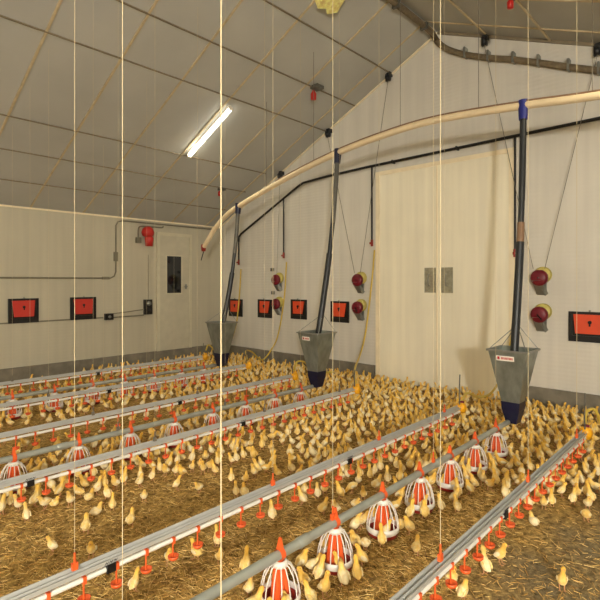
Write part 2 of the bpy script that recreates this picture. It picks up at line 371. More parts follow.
# ------------------------------------------------------------------ left wall services
yw = YL-.02
def wallpipe(name, pts, r, m, label, cat):
    b = MB(); b.tube(pts, r, 8); o = b.build(name, m); return tag(o, label, cat)
q = wallpipe('conduit_pipe', [(-2, yw, 1.56), (3.92, yw, 1.567), (3.99, yw, 1.6), (4.02, yw, 1.68), (4.02, yw, 2.48), (4.06, yw, 2.55), (4.14, yw, 2.575), (6.2, yw, 2.58)], .013, M['conduit'], 'thin grey conduit stepping up the left wall and on under the ceiling', 'conduit')
MB().box((3.985, yw-.02, 1.86), (4.055, yw+.015, 2.02)).build('coupling', M['conduit'], q)
MB().box((3.78, yw-.015, 1.545), (3.9, yw+.015, 1.59)).build('coupling', M['conduit'], q)
al = empty('alarm_horn', (4.585, YL, 2.17), 'red alarm horn hanging from a grey pipe bracket on the left wall', 'alarm')
b = MB(); b.lathe([(0, -.05), (.05, -.05), (.10, -.02), (.115, .04), (.095, .1), (.05, .14), (0, .145)], (0, -.1, .19), 16); b.build('cap', M['red'], al)
b = MB(); b.lathe([(0, -.16), (.065, -.16), (.08, -.02), (.05, .04), (0, .05)], (.02, -.11, .14), 16); b.build('horn', M['red'], al)
b = MB(); b.tube(spline([(-.16, -.05, .12), (-.16, -.06, .28), (-.12, -.06, .33), (0, -.06, .34), (.3, -.04, .345), (.36, -.03, .37)]), .014); b.tube([(0, -.08, .34), (0, -.09, .3)], .012); b.build('bracket_pipe', M['conduit'], al)
b = MB(); b.box((-.20, -.09, .03), (-.12, -.02, .13)); b.build('junction_box', M['conduit'], al)
rd = MB().bar((-2, YL-.009, .875), (3.8, YL-.009, .892), .018, .022).build('operating_rod', M['conduit']); tag(rd, 'long thin grey rod running under the red air inlets', 'rod')
jb = empty('junction_box', (3.89, YL, .87), 'small black junction box at the end of the rod on the left wall', 'junction box')
b = MB().box((-.07, -.06, -.02), (.07, -.001, .09)); b.build('housing', M['black'], jb); b = MB().lathe([(0, -.075), (.025, -.072), (.025, -.06)], (0, 0, .035), 12, axis='Y'); b.build('dial', M['steel'], jb)
ws = empty('wall_switch', (4.62, YL, .94), 'black switch box with round dial left of the narrow door', 'switch')
b = MB().box((-.07, -.08, -.03), (.07, -.001, .24)); b.build('housing', M['black'], ws)
b = MB().lathe([(0, -.11), (.035, -.105), (.045, -.08)], (0, 0, .17), 14, axis='Y'); b.build('dial', M['steel'], ws)
b = MB().lathe([(0, -.11), (.03, -.105), (.04, -.08)], (.0, 0, .04), 14, axis='Y'); b.build('dial', M['black'], ws)
cbv = MB(); cbv.tube([(3.96, yw, .95), (4.55, yw, 1.0)], .008); cbv.tube([(3.96, yw, .885), (4.55, yw, .90)], .012); tag(cbv.build('cable_run', M['conduit']), 'two thin grey cable pipes linking the black junction box and switch box', 'cable')
tag(MB().tube([(4.64, yw, 1.18), (4.64, yw, 2.0)], .004).build('alarm_cable', M['cord_dark']), 'thin vertical cable between the red alarm horn and the switch box', 'cable')

# ------------------------------------------------------------------ gable wall services
# black gas pipe following the roof line
XW = XG-.06
bp = empty('water_pipe', (XG, 4.27, 3.28), 'thin black pipe crossing the gable wall and stepping down with the roof', 'pipe')
O = (XG, 4.27, 3.28)
rel(MB().tube([(XW, YRW+.05, 3.35), (XW, 1.2, 3.325), (XW, 4.27, 3.285), (XW, 5.15, 3.26), (XW, 5.70, 3.225), (XW, 5.80, 3.19), (XW, 7.36, 2.45), (XW, 7.43, 2.39), (XW, 7.434, 2.3)], .02), O).build('main_pipe', M['black'], bp)
for y, zt_, zb_ in ((2.14, 3.31, 1.9), (4.27, 3.28, 2.14), (6.18, 3.0, 2.02), (7.434, 2.35, 1.93)):
    p = rel(MB().tube([(XW, y, zt_), (XW, y, zb_)], .014), O).build('drop_pipe', M['black'], bp)
    b = MB(); b.tube([(XW, y, zb_+.01), (XW, y, zb_-.09)], .02, 10); b.box((XW-.05, y-.012, zb_-.06), (XW-.015, y+.012, zb_-.03))
    rel(b, O).build('valve', M['red_dish'], p)
for y, z in ((2.9, 3.305), (3.9, 3.29), (5.0, 3.265), (.9, 3.33)):
    rel(MB().box((XW-.022, y-.01, z-.024), (XG-.001, y+.01, z+.024)), O).build('pipe_clip', M['black'], bp)
# winches
def winch(y, z, label, g, handle=False):
    r = empty('hand_winch', (XG, y, z), label, 'winch', g)
    b = MB(); b.add([], []); b.box((-.02, -.07, -.20), (-.001, .05, -.02)); b.bar((-.012, -.07, -.2), (-.12, -.0, -.02), .012, .05)
    b.add([(-.02, -.065, -.205), (-.02, .035, -.205), (-.15, .06, -.03), (-.15, -.04, -.03)], [(0, 1, 2, 3)]); b.add([(-.021, -.065, -.207), (-.021, .035, -.207), (-.151, .06, -.032), (-.151, -.04, -.032)], [(3, 2, 1, 0)]); b.build('bracket', M['steel'], r)
    b = MB(); b.lathe([(0, -.07), (.085, -.07), (.098, -.055), (.08, -.045), (.08, -.03), (.098, -.02), (.085, -.005), (0, -.005)], (0, -.035, .035), 20, axis='X'); b.build('pulley', M['olive'], r)
    b = MB(); b.lathe([(0, -.15), (.065, -.148), (.092, -.135), (.098, -.12), (.098, -.09), (.088, -.075), (0, -.074)], (0, -.015, 0), 16, axis='X'); b.build('cover', M['crimson'], r)
    b = MB(); b.tube([(-.148, -.01, 0), (-.175, -.01, 0), (-.18, -.06, -.05), (-.21, -.065, -.055)] if handle else [(-.145, -.015, 0), (-.165, -.015, 0)], .008); b.build('crank', M['black'], r)
    return r
wg = 'crimson winches on the gable wall'
for y, zs, who in ((6.35, (1.54, 1.10), 'leftmost pair, between two orange air inlets'), (4.525, (1.53, 1.10), 'middle pair, left of the double door'), (1.86, (1.55, 1.11), 'rightmost pair, right of the double door')):
    winch(y, zs[0], 'crimson winch with yellow-green pulley, upper of the '+who, wg); winch(y, zs[1], 'crimson winch with yellow-green pulley, lower of the '+who, wg, True)
for y, z in ((6.52, 1.73), (6.50, 1.3)):
    tag(MB().box((XG-.04, y-.03, z-.03), (XG-.001, y+.03, z+.03)).build('wall_bracket', M['tube_grey']), 'small dark bracket left of the leftmost crimson winches, %s one' % ('upper' if z > 1.5 else 'lower'), 'bracket', 'dark brackets by the leftmost winches')
# pulleys under the roof and their wires
for y, z, lb in ((2.514, 4.6, 'dark green pulley high on the gable wall right of the ridge'), (3.966, 4.55, 'black pulley on the gable wall left of the ridge'), (5.13, 3.95, 'dark pulley where the roof meets the gable wall above the middle hopper tube'), (6.25, 3.42, 'small dark pulley at the roof edge above the leftmost winches'), (1.247, 4.07, 'dark pulley high on the gable wall at the right photo edge')):
    r = empty('roof_pulley', (XG, y, z), lb, 'pulley', 'pulleys at the top of the gable wall')
    b = MB(); b.box((-.09, -.03, .03), (-.001, .03, .09)); b.box((-.10, -.035, -.05), (-.06, -.025, .06)); b.box((-.10, .025, -.05), (-.06, .035, .06)); b.build('bracket', M['tube_dark'], r)
    b = MB(); b.lathe([(0, -.022), (.055, -.02), (.04, 0), (.055, .02), (0, .022)], (-.08, 0, 0), 16, axis='Y'); b.build('wheel', M['tube_dark'], r)
def wire(a, b_, lb, r=.0035, m='cord_dark', n='winch_wire', cat='wire'):
    return tag(MB().tube([a, b_], r, 6).build(n, M[m]), lb, cat, 'thin wires to the winches')
xw = XG-.085
wire((xw, 2.514, 4.55), (xw, 1.92, 1.66), 'thin grey wire from the dark green pulley down to the rightmost winches')
wire((xw, 1.247, 4.02), (xw, 1.79, 1.66), 'thin grey wire slanting from the right-edge pulley down to the rightmost winches')
wire((xw, 3.966, 4.5), (xw, 4.47, 1.64), 'thin grey wire from the black pulley left of the ridge to the middle winches')
wire((xw, 5.13, 3.9), (xw, 4.58, 1.64), 'thin grey wire from the pulley above the middle tube to the middle winches')
wire((xw, 6.25, 3.37), (xw, 6.33, 1.65), 'thin grey wire from the small pulley down to the leftmost winches')
# cable conduit along the ridge and down the gable
cc = empty('cable_conduit', (5.6, 3.2, 4.85), 'dusty bundled cable conduit along the ridge, curving down over the gable wall', 'conduit')
O = (5.6, 3.2, 4.85)
gp = [(XG-.05, y, z) for y, z in ((3.2, 4.86), (3.12, 4.76), (3.0, 4.66), (2.783, 4.53), (2.475, 4.39), (2.161, 4.27), (1.868, 4.14), (1.541, 3.99), (1.237, 3.86), (.8, 3.68), (.1, 3.4))]
rel(MB().tube([(XF+.1, 3.2, 4.93), (2, 3.2, 4.93), (4.5, 3.2, 4.93), (5.9, 3.2, 4.93), (6.12, 3.2, 4.92)]+spline(gp), .04, 10), O).build('conduit', M['bundle'], cc)
for y, z in ((2.783, 4.53), (2.475, 4.39), (2.161, 4.27), (1.868, 4.14), (1.541, 3.99), (1.237, 3.86)):
    rel(MB().box((XG-.096, y-.012, z-.045), (XG-.001, y+.012, z+.09)), O).build('conduit_clip', M['steel'], cc)
for x_ in (3.6, 4.4, 5.2, 5.9): rel(MB().box((x_-.02, 3.15, 4.88), (x_+.02, 3.25, 4.965)), O).build('conduit_clip', M['tube_grey'], cc)

# ------------------------------------------------------------------ ceiling things
def on_slope(x, y, drop=0):
    return (x, y, roof_z(y)-drop)
lamp = empty('fluorescent_lamp', on_slope(4.32, 5.84, 0), 'bright white fluorescent tube lamp on the left ceiling slope', 'lamp')
lamp.rotation_euler[0] = -math.atan(SL)
MB().box((-.02, -.56, -.04), (.02, .56, -.004)).build('housing', M['white'], lamp)
MB().tube([(0, -.54, -.058), (0, .54, -.058)], .03, 12).build('tube', M['lamp'], lamp)
for s in (-1, 1): MB().box((-.03, s*.556-.012, -.09), (.03, s*.556+.012, -.04)).build('end_cap', M['white'], lamp)
for x, y, lb, sc in ((5.3, 4.6, 'red weight hanging under a grey bracket on the ceiling above the middle hopper', .8), (5.44, 6.97, 'small red weight under the ceiling near the far hopper tube', .6), (5.0, 1.72, 'red weight under the right ceiling slope above the near hopper tube', .6)):
    r = empty('ceiling_weight', on_slope(x, y), lb, 'weight', 'red weights under the ceiling')
    MB().box((-.09*sc, -.12*sc, -.05), (.09*sc, .05*sc, -.004)).build('bracket', M['tube_grey'], r)
    b = MB(); b.lathe([(0, -.24*sc), (.05*sc, -.23*sc), (.055*sc, -.13*sc), (.03*sc, -.09*sc), (.015, -.05)], (0, .04, 0), 12); b.build('weight', M['red'], r)
ph = MB(); pts = [(0, -.18), (.1, -.15), (.13, -.02), (.16, .1), (.05, .17), (-.02, .13), (-.12, .17), (-.17, .02), (-.1, -.1)]
ph.prism([(a*1.15, c*1.15) for a, c in pts], lambda p: (p[0], p[1], -SL*p[1]-.002), lambda p: (p[0]*.85, p[1]*.85, -SL*p[1]-.10))
tag(ph.build('foam_lump', M['foam'], loc=(4.38, 3.5, roof_z(3.5))), 'yellow lump of foam on the ceiling at the top edge of the photo', 'foam')

# ------------------------------------------------------------------ cream auger pipe and drop tubes
XP = 4.8
fp = empty('auger_pipe', (XP, 1.56, 3.16), 'long cream auger pipe hanging above the hoppers, curving down towards the left wall', 'pipe')
O = (XP, 1.56, 3.16)
ap = spline([(XP, YRW+.1, 2.9), (XP, -.5, 2.99), (XP, .94, 3.10), (XP, 1.56, 3.165), (XP, 2.42, 3.23), (XP, 3.03, 3.212), (XP, 3.78, 3.125), (XP, 4.63, 2.95), (XP, 5.73, 2.65), (XP, 6.05, 2.52), (XP, 6.3, 2.36), (XP, 6.47, 2.2), (XP, 6.6, 2.08)])
rel(MB().tube(ap, .038, 12), O).build('pipe', M['cream_pipe'], fp)
up = [Vector(p)+Vector((-.02, 0, .036)) for p in ap if p[1] < 5]
rel(MB().tube(up, .010, 6), O).build('support_cable', M['pipe_brown'], fp)
rel(MB().lathe([(0, -.08), (.035, -.07), (.042, 0), (.04, .04), (0, .045)], (XP, 6.61, 2.08), 12), O).build('end_cap', M['red_dish'], fp)
rel(MB().tube([(XP, 6.61, 2.0), (XP, 6.68, 1.86)], .008), O).build('pin', M['tube_dark'], fp)
for y_, z_ in ((1.0, 3.105), (2.0, 3.21), (2.9, 3.218), (4.2, 3.045), (5.1, 2.83)):
    wz = roof_z(y_)
    tag(MB().tube([(XP, y_, z_+.03), (XP, y_, wz)], .003, 6).build('suspension_wire', M['cord_dark']), 'thin wire holding the cream auger pipe, one of several', 'wire', 'wires holding the auger pipe')

hop_specs = [('near', 4.54, 1.572, 4.8, 1.57, 3.165, 'galvanized feed hopper with a red and white sticker in front of the double door'),
             ('middle', 4.47, 3.86, 4.8, 3.80, 3.12, 'galvanized feed hopper in the middle, left of the double door'),
             ('far', 4.6, 5.88, 4.8, 5.73, 2.65, 'galvanized feed hopper farthest left, by the corner of the barn')]
def make_hopper(x, y, lb):
    r = empty('feed_hopper', (x, y, .24), lb, 'hopper', 'galvanized feed hoppers')
    zt, zb, a, c = .65, .17, .165, .075
    b = MB(); out = [(s*a, t*a, zt) for s, t in ((-1,-1),(1,-1),(1,1),(-1,1))]+[(s*c, t*c, zb) for s, t in ((-1,-1),(1,-1),(1,1),(-1,1))]
    k = .006; inn = [(s*(a-k), t*(a-k), zt) for s, t in ((-1,-1),(1,-1),(1,1),(-1,1))]+[(s*(c-k), t*(c-k), zb) for s, t in ((-1,-1),(1,-1),(1,1),(-1,1))]
    fs = []
    for i in range(4):
        j = (i+1) % 4; fs += [(i, j, 4+j, 4+i)[::-1], (8+i, 8+j, 12+j, 12+i), (i, j, 8+j, 8+i)]
    b.add(out+inn, fs); b.build('bin', M['galv'], r)
    b = MB(); e = a+.008
    for p, q in (((-e,-e),(e,-e)), ((e,-e),(e,e)), ((e,e),(-e,e)), ((-e,e),(-e,-e))): b.bar((p[0],p[1],zt), (q[0],q[1],zt), .014, .016)
    b.build('rim', M['steel'], r)
    b = MB(); P0 = [(-c-.006,-c-.006),(c+.006,-c-.006),(c+.006,c+.006),(-c-.006,c+.006)]; P1 = [(-.055,-.045),(.055,-.045),(.055,.045),(-.055,.045)]
    b.prism(P0, lambda p: (p[0], p[1], zb+.015), lambda p: (p[0]*.95, p[1]*.95, zb-.05)); b.add([(p[0]*.95, p[1]*.95, zb-.05) for p in P0]+[(p[0], p[1], -.01) for p in P1], [(0,1,5,4)[::-1],(1,2,6,5)[::-1],(2,3,7,6)[::-1],(3,0,4,7)[::-1],(4,5,6,7)])
    b.build('boot', M['blue'], r)
    # wire bail from the rim corners up to the tube
    b = MB(); top = (.11, 0, zt+.22)
    for s, t in ((-1,-1),(1,-1),(1,1),(-1,1)): b.tube([(s*a, t*a, zt), top], .004, 6)
    b.build('bail', M['steel'], r)
    return r
for who, x, y, tx, ty, tz, lb in hop_specs:
    r = make_hopper(x, y, lb)
    if who != 'far':
        # sticker on the face turned to the viewer (-X)
        a0 = Vector((-.165, 0, .65)); dn = Vector((.09, 0, -.48)).normalized(); nrm = Vector((-.48, 0, -.09)).normalized()
        def fp_(yy, t, lift): return a0+Vector((0, yy, 0))+dn*t+nrm*lift
        b = MB(); ys = (.095, -.06) if who == 'near' else (.10, -.02); t0, t1 = .045, .09
        b.add([fp_(ys[0], t0, .002), fp_(ys[1], t0, .002), fp_(ys[1], t1, .002), fp_(ys[0], t1, .002)], [(0, 1, 2, 3)])
        stk = b.build('sticker', M['white'], r)
        b = MB(); wy = ys[0]-ys[1]
        b.add([fp_(ys[0]-.01, t0+.008, .003), fp_(ys[0]-.03, t0+.008, .003), fp_(ys[0]-.03, t1-.01, .003), fp_(ys[0]-.01, t1-.01, .003)], [(0, 1, 2, 3)])
        yy = ys[0]-.042
        while yy > ys[1]+.012:
            b.add([fp_(yy, t0+.012, .003), fp_(yy-.008, t0+.012, .003), fp_(yy-.008, t1-.012, .003), fp_(yy, t1-.012, .003)], [(0, 1, 2, 3)]); yy -= .0115
        b.build('sticker_print', M['sticker_ink'], stk)
    # drop tube
    t = empty('drop_tube', (tx, ty, tz), 'dark feed drop tube leaning from the cream pipe into the %s hopper' % {'near': 'near', 'middle': 'middle', 'far': 'far left'}[who], 'tube', 'feed drop tubes')
    A = Vector((0, 0, -.03)); B = Vector((x+.02-tx, y-ty, .24+.60-tz)); Q = lambda k: A.lerp(B, k)+Vector((.05*math.sin(PI*k), 0, 0))
    MB().tube([Q(k) for k in (0, .1, .2, .3, .38)], .03, 12).build('upper_hose', M['tube_grey'] if who != 'near' else M['tube_dark'], t)
    MB().tube([Q(k) for k in (.36, .5, .55)], .028, 12).build('middle_hose', M['tube_dark'], t)
    if who == 'near': MB().tube([Q(k) for k in (.47, .53, .585)], .0335, 12).build('worn_sleeve', M['pipe_brown'], t)
    MB().tube([Q(k) for k in (.55, .7, .85, 1)], .037, 12).build('lower_tube', M['tube_dark'], t)
    b = MB(); b.tube([(0, 0, .05), Q(.0), Q(.045)], [.046, .046, .04], 12); b.build('collar', M['collar_blue'] if who == 'near' else M['blue'], t)

# ------------------------------------------------------------------ drinker lines
def build_nipple():
    n = MB(); n.box((-.007, -.0145, -.016), (.007, .0145, .0135)); n.tube([(0, 0, -.015), (0, 0, -.085)], .0042, 6)
    c = MB(); c.lathe([(.0, -.096), (.014, -.098), (.024, -.090), (.027, -.076), (.024, -.076), (.014, -.088), (0, -.088)], n=14)
    return n.mesh('nipple', M['orange']), c.mesh('drip_cup', M['orange'])
NIP, CUP = build_nipple()
_unused = None #.lathe([(.0, -.094), (.016, -.096), (.026, -.088), (.030, -.076), (.027, -.076), (.016, -.086), (0, -.086)], n=10).mesh('drip_cup', M['orange'])
drink = [(.98, 4.45, 'rightmost drinker line, running to the right photo edge', [2.67]), (2.07, 4.52, 'long drinker line crossing the foreground towards the double door', [1.0, 2.73]),
         (3.3, 4.48, 'drinker line ending just right of the middle hopper', [1.08, 2.81]), (4.35, 4.56, 'drinker line ending just left of the middle hopper', [2.85]),
         (5.4, 4.68, 'drinker line ending just right of the far left hopper', [2.6]), (6.55, 4.75, 'farthest drinker line, closest to the left wall', [3.0])]
for y, xe, lb, clamps in drink:
    x0 = -1.2
    r = empty('drinker_line', (x0, y, 0), lb, 'drinker line', 'drinker lines'); Lx = xe-x0
    prof = [(-.021, .268), (-.021, .287), (-.017, .287), (-.014, .275), (-.003, .275), (-.001, .292), (.002, .292), (.004, .275), (.016, .275), (.019, .302), (.023, .302), (.021, .268)]
    MB().prism(prof, lambda p: (0, p[0]*.86, p[1]), lambda p: (Lx, p[0]*.86, p[1])).build('rail', M['alu'], r)
    MB().tube([(0, -.004, .244), (Lx, -.004, .244)], .0118, 10).build('water_pipe', M['pvc'], r)
    k = 0; xx = .07
    while xx < Lx-.05:
        nx = empty; o = bpy.data.objects.new('nipple', NIP); C.objects.link(o); o.parent = r; o.location = (xx, -.004, .244)
        c = bpy.data.objects.new('drip_cup', CUP); C.objects.link(c); c.parent = o; c.location = (0, -.004, 0)
        xx += .144
    for cx in clamps:
        MB().box((cx-x0-.02, -.023, .230), (cx-x0+.02, .023, .268)).build('joint_clamp', M['black'], r)
        b = MB()
        for i in range(3):
            xs = cx-x0-.03+i*.02; b.tube(spline([(xs, -.0215, .273), (xs+.006, -.0215, .282), (xs+.010, -.0215, .273), (xs+.016, -.0215, .283)], 3), .0015, 4)
        b.build('printed_mark', M['black'], r)
    # regulator at the gable end
    b = MB(); b.lathe([(0, -.05), (.04, -.045), (.05, -.01), (.05, .02), (.036, .045), (0, .05)], (Lx+.035, 0, .272), 14); b.box((Lx-.02, -.02, .24), (Lx+.03, .02, .29))
    rg = b.build('regulator', M['yellow'], r)
    b = MB(); b.lathe([(0, .0), (.022, .0), (.022, .03), (0, .035)], (Lx+.05, 0, .303), 12); b.build('knob', M['crimson'] if y < 3 else M['yellow'], rg)
    MB().tube([(Lx, 0, .29), (Lx-.01, .0, .42), (Lx+.005, .0, .60 if y < 3 else .5)], .006, 6).build('sight_tube', M['tube_grey'], r)

# feeder lines
def build_pan(lb, grp, loc, rz=0):
    r = empty('feeder_pan', loc, lb, 'feeder pan', grp, rz=rz)
    b = MB(); b.lathe([(0, .004), (.07, .001), (.086, .008), (.092, .034), (.087, .038), (.076, .016), (.05, .012), (.02, .03), (0, .034)], n=28); b.build('dish', M['red_dish'], r)
    b = MB(); b.lathe([(.092, .030), (.097, .036), (.097, .062), (.092, .066), (.087, .062), (.087, .034), (.092, .030)], n=28); b.build('rim', M['white'], r)
    b = MB()
    for i in range(14):
        a = 2*PI*i/14; P = [(r_*math.cos(a), r_*math.sin(a), z_) for r_, z_ in ((.030, .200), (.050, .190), (.074, .150), (.088, .100), (.093, .060))]; b.tube(P, .0031, 5)
    b.lathe([(.022, .186), (.036, .186), (.038, .200), (.032, .212), (.022, .212)], n=20); b.build('grill', M['white'], r)
    b = MB(); n = 12
    prof = [(.028, .205), (.032, .17), (.038, .12), (.046, .05), (.05, .03)]
    vs = [((p[0]*(1 if j % 2 else .78))*math.cos(2*PI*j/(2*n)), (p[0]*(1 if j % 2 else .78))*math.sin(2*PI*j/(2*n)), p[1]) for p in prof for j in range(2*n)]
    b.add(vs, [(i*2*n+j, i*2*n+(j+1) % (2*n), (i+1)*2*n+(j+1) % (2*n), (i+1)*2*n+j) for i in range(4) for j in range(2*n)]); b.build('feed_cone', M['orange'], r)
    b = MB(); b.tube([(0, 0, .203), (0, 0, .22)], .017, 10); b.lathe([(.027, -.014), (.027, .014)], (0, 0, .2375), 16, axis='X')
    b.add([(-.011, -.016, .255), (.011, -.016, .255), (.011, .016, .255), (-.011, .016, .255), (-.005, -.005, .315), (.005, -.005, .315), (.005, .005, .315), (-.005, .005, .315)], [(0,1,5,4),(1,2,6,5),(2,3,7,6),(3,0,4,7),(4,5,6,7)])
    b.build('pipe_clip', M['orange'], r)
    return r
ordn = ['nearest', 'second nearest', 'third nearest', 'fourth nearest', 'fifth nearest', 'sixth nearest', 'seventh nearest', 'eighth nearest', 'ninth nearest']
def feeder(y, xe, lb, pans, gname, short):
    x0 = -1.2; r = empty('feeder_line', (x0, y, 0), lb, 'feeder line', 'feeder lines'); Lx = xe-x0
    MB().tube([(0, 0, .2375), (Lx, 0, .2375)], .0225, 14).build('feed_pipe', M['pipe'], r)
    for xx in ((1.75, 3.15, 4.6) if y < 2 else (1.5, 3.0, 4.5)):
        MB().lathe([(.0225, -.04), (.026, -.035), (.026, .035), (.0225, .04)], (xx-x0, 0, .2375), 14, axis='X').build('pipe_joint', M['pipe'], r) if xx < xe else None
    pr = None
    for i, xx in enumerate(pans):
        l = 'white caged feeder pan on the %s, %s to the viewer' % (short, ordn[i]) if i < len(pans)-1 else 'white caged feeder pan on the %s, last before the hopper' % short
        if pr is None: pr = build_pan(l, gname, (xx, y, 0)); q = pr
        else: q = copy_tree(pr); q.location = (xx, y, 0)
        q['label'] = l; q.rotation_euler[2] = random.uniform(-.05, .05)
    return r
PB = [1.592, 2.0, 2.45, 2.89, 3.33, 3.77, 4.2]
PD = [1.165, 1.625, 2.06, 2.49, 2.925, 3.35, 3.78, 4.2]
PH = [1.77, 2.21, 2.66, 3.08, 3.5, 3.93, 4.32]
feeder(1.6, 4.5, 'thick grey feeder pipe in the right foreground running to the near hopper', PB, 'feeder pans on the right foreground pipe', 'right foreground feeder pipe')
feeder(3.88, 4.43, 'grey feeder pipe running to the middle hopper', PD, 'feeder pans on the middle pipe', 'middle feeder pipe')
feeder(5.95, 4.56, 'grey feeder pipe running to the far left hopper', PH, 'feeder pans on the far left pipe', 'far left feeder pipe')

# ------------------------------------------------------------------ hanging cords
LN = {.98: 'the rightmost drinker line', 1.6: 'the right foreground feeder pipe', 2.07: 'the long foreground drinker line', 3.3: 'the drinker line right of the middle hopper', 3.88: 'the middle feeder pipe',
      4.35: 'the drinker line left of the middle hopper', 5.4: 'the drinker line right of the far left hopper', 5.95: 'the far left feeder pipe', 6.55: 'the farthest drinker line'}
for y, nm in LN.items():
    xs = [.765 if y < 1 else .82, 1.95 if y < 1 else 1.98, 3.08, 4.2] if y < 2.5 else [1.95, 3.08, 4.2]
    if y == 2.07: xs = [.85, 2.0, 3.12, 4.2]
    for i, x in enumerate(xs):
        zb = .31 if abs(y-1.6) > .1 and abs(y-3.88) > .1 and abs(y-5.95) > .1 else .27
        w = {0: 'nearest', len(xs)-1: 'farthest'}.get(i, ['', 'second', 'third', 'fourth'][i])
        t = empty('hanging_cord', (x, y, zb), 'cream cord down to %s, %s from viewer' % (nm, w), 'cord', 'cords holding up the feeding and drinking lines')
        MB().tube([(0, 0, .02), (0, 0, roof_z(y)-zb)], {.98: .0017, 1.6: .0014, 2.07: .0010}.get(y, .0009), 6).build('cord', M['cord'], t)
        b = MB(); b.tube([(0, 0, -.005), (0, 0, .06)], .005, 6); b.box((-.012, -.008, -.012), (.012, .008, .018)); b.build('hook', M['orange'] if y < 2.5 else M['cord_dark'], t)

# ------------------------------------------------------------------ yellow hoses
def at_x(u, v, X):
    a = (u-300)/FPX; t = X/(FW[0]+a*RT[0]); return (X, t*(FW[1]+a*RT[1]), 1.5+t*(V0-v)/FPX)
def hose(pts, lb):
    b = MB(); b.tube(spline([at_x(*p) for p in pts], 6), .013, 8); tag(b.build('water_hose', M['hose_y']), lb, 'hose', 'yellow water hoses')
hose([(374.5, 250, 6.22), (372, 280, 6.2), (366, 330, 6.1), (361, 352, 5.9), (355, 368, 5.2), (355, 378, 4.7), (356.5, 384, 4.53)], 'yellow hose hanging from the valve left of the double door down to the floor')
hose([(286.5, 262, 6.22), (284, 300, 6.2), (278, 335, 6.18), (271, 350, 6.05), (262, 360, 5.8), (252, 352, 5.5), (246, 351, 5.2), (247, 359, 4.75)], 'yellow hose looping down past the leftmost winches')
hose([(241, 269, 6.22), (239, 300, 6.2), (236, 325, 6.15), (229, 345, 5.6), (218, 352, 5.15), (209, 345, 4.95), (206, 350, 4.8)], 'yellow hose running in front of the corner air inlet, behind the far left hopper')
hose([(517.5, 300, 6.2), (512, 335, 6.15), (503, 372, 5.9), (492, 392, 5.5), (480, 397, 5.2), (467, 393, 4.85), (462, 402, 4.6)], 'yellow hose curving over the floor left of the near hopper')
hose([(294, 370, 4.6), (297, 362, 4.75), (304, 362, 4.9), (311, 368, 5.1), (322, 372, 5.3), (334, 372, 5.4)], 'short yellow hose looping behind the middle hopper')
hose([(585, 424, 4.52), (586, 413, 4.6), (592, 409, 4.7), (597, 413, 4.75), (601, 424, 4.8), (608, 436, 4.7)], 'yellow hose looping up at the end of the rightmost drinker line')

# ------------------------------------------------------------------ chicks
def chick_body(pose, n=14, sub=3):
    """one continuous loft tail-body-neck-head, facing +X, feet at z=0"""
    S = {
     'upright': [(-.038,.034,.003,.003,.3),(-.030,.039,.013,.012,.3),(-.019,.046,.0215,.021,.3),(-.006,.056,.0255,.0255,.25),(.004,.069,.0235,.0245,.3),(.011,.083,.0175,.0185,.5),(.015,.096,.0132,.0136,.8),(.019,.107,.0128,.0132,.95),(.024,.116,.0134,.0137,1),(.031,.121,.0105,.011,1),(.038,.121,.004,.004,1)],
     'tall': [(-.040,.040,.003,.003,.3),(-.030,.043,.012,.012,.3),(-.017,.047,.021,.023,.3),(-.002,.056,.026,.029,.25),(.007,.069,.0235,.026,.3),(.013,.087,.0165,.018,.5),(.017,.104,.0118,.012,.8),(.020,.119,.0122,.0125,.95),(.025,.129,.013,.0132,1),(.032,.134,.0100,.0105,1),(.039,.134,.004,.004,1)],
     'walking': [(-.050,.056,.003,.003,.3),(-.038,.055,.013,.012,.3),(-.020,.053,.023,.024,.35),(0,.055,.027,.028,.3),(.018,.062,.024,.025,.35),(.030,.074,.0165,.018,.6),(.038,.088,.0128,.0135,.85),(.045,.098,.0134,.014,1),(.053,.102,.011,.0115,1),(.060,.101,.004,.004,1)],
     'pecking': [(-.048,.072,.003,.003,.3),(-.036,.068,.013,.013,.3),(-.018,.062,.023,.025,.3),(.002,.056,.0265,.028,.3),(.020,.048,.022,.022,.4),(.034,.038,.0145,.015,.7),(.044,.028,.0125,.0125,.95),(.052,.021,.0125,.0125,1),(.059,.014,.009,.009,1),(.063,.009,.003,.003,1)],
     'resting': [(-.044,.030,.003,.003,.3),(-.034,.030,.016,.014,.3),(-.018,.029,.027,.0265,.35),(.002,.030,.031,.0285,.3),(.017,.037,.027,.027,.35),(.025,.050,.0175,.018,.6),(.029,.062,.0132,.0138,.9),(.034,.071,.0136,.0140,1),(.042,.075,.0105,.011,1),(.048,.074,.004,.004,1)],
     'preening': [(-.038,.034,.003,.003,.3),(-.030,.038,.014,.013,.3),(-.018,.044,.0235,.023,.3),(-.004,.054,.0275,.0275,.25),(.006,.067,.0255,.026,.3),(.012,.080,.019,.0195,.55),(.015,.091,.0142,.0145,.85),(.019,.100,.0142,.0145,1),(.026,.104,.011,.0112,1),(.033,.102,.004,.004,1)],
    }[pose]
    P = spline([(p[0], 0, p[1]) for p in S], sub); W = spline([(p[2], p[3], p[4]) for p in S], sub)
    vs = []; tint = []; k = len(P)
    for i in range(k):
        t = (P[min(i+1, k-1)]-P[max(i-1, 0)]).normalized(); up = Vector((-t.z, 0, t.x)); w, h, c = W[i]
        for j in range(n):
            a = 2*PI*j/n; vs.append(P[i]+Vector((0, 1, 0))*math.cos(a)*max(w, .002)+up*math.sin(a)*max(h, .002)); tint.append(c)
    fs = [(i*n+j, i*n+(j+1) % n, (i+1)*n+(j+1) % n, (i+1)*n+j) for i in range(k-1) for j in range(n)]+[tuple(range(n))[::-1], tuple(range((k-1)*n, k*n))]
    return vs, fs, tint, S
def flip(fs): return [f[::-1] for f in fs]
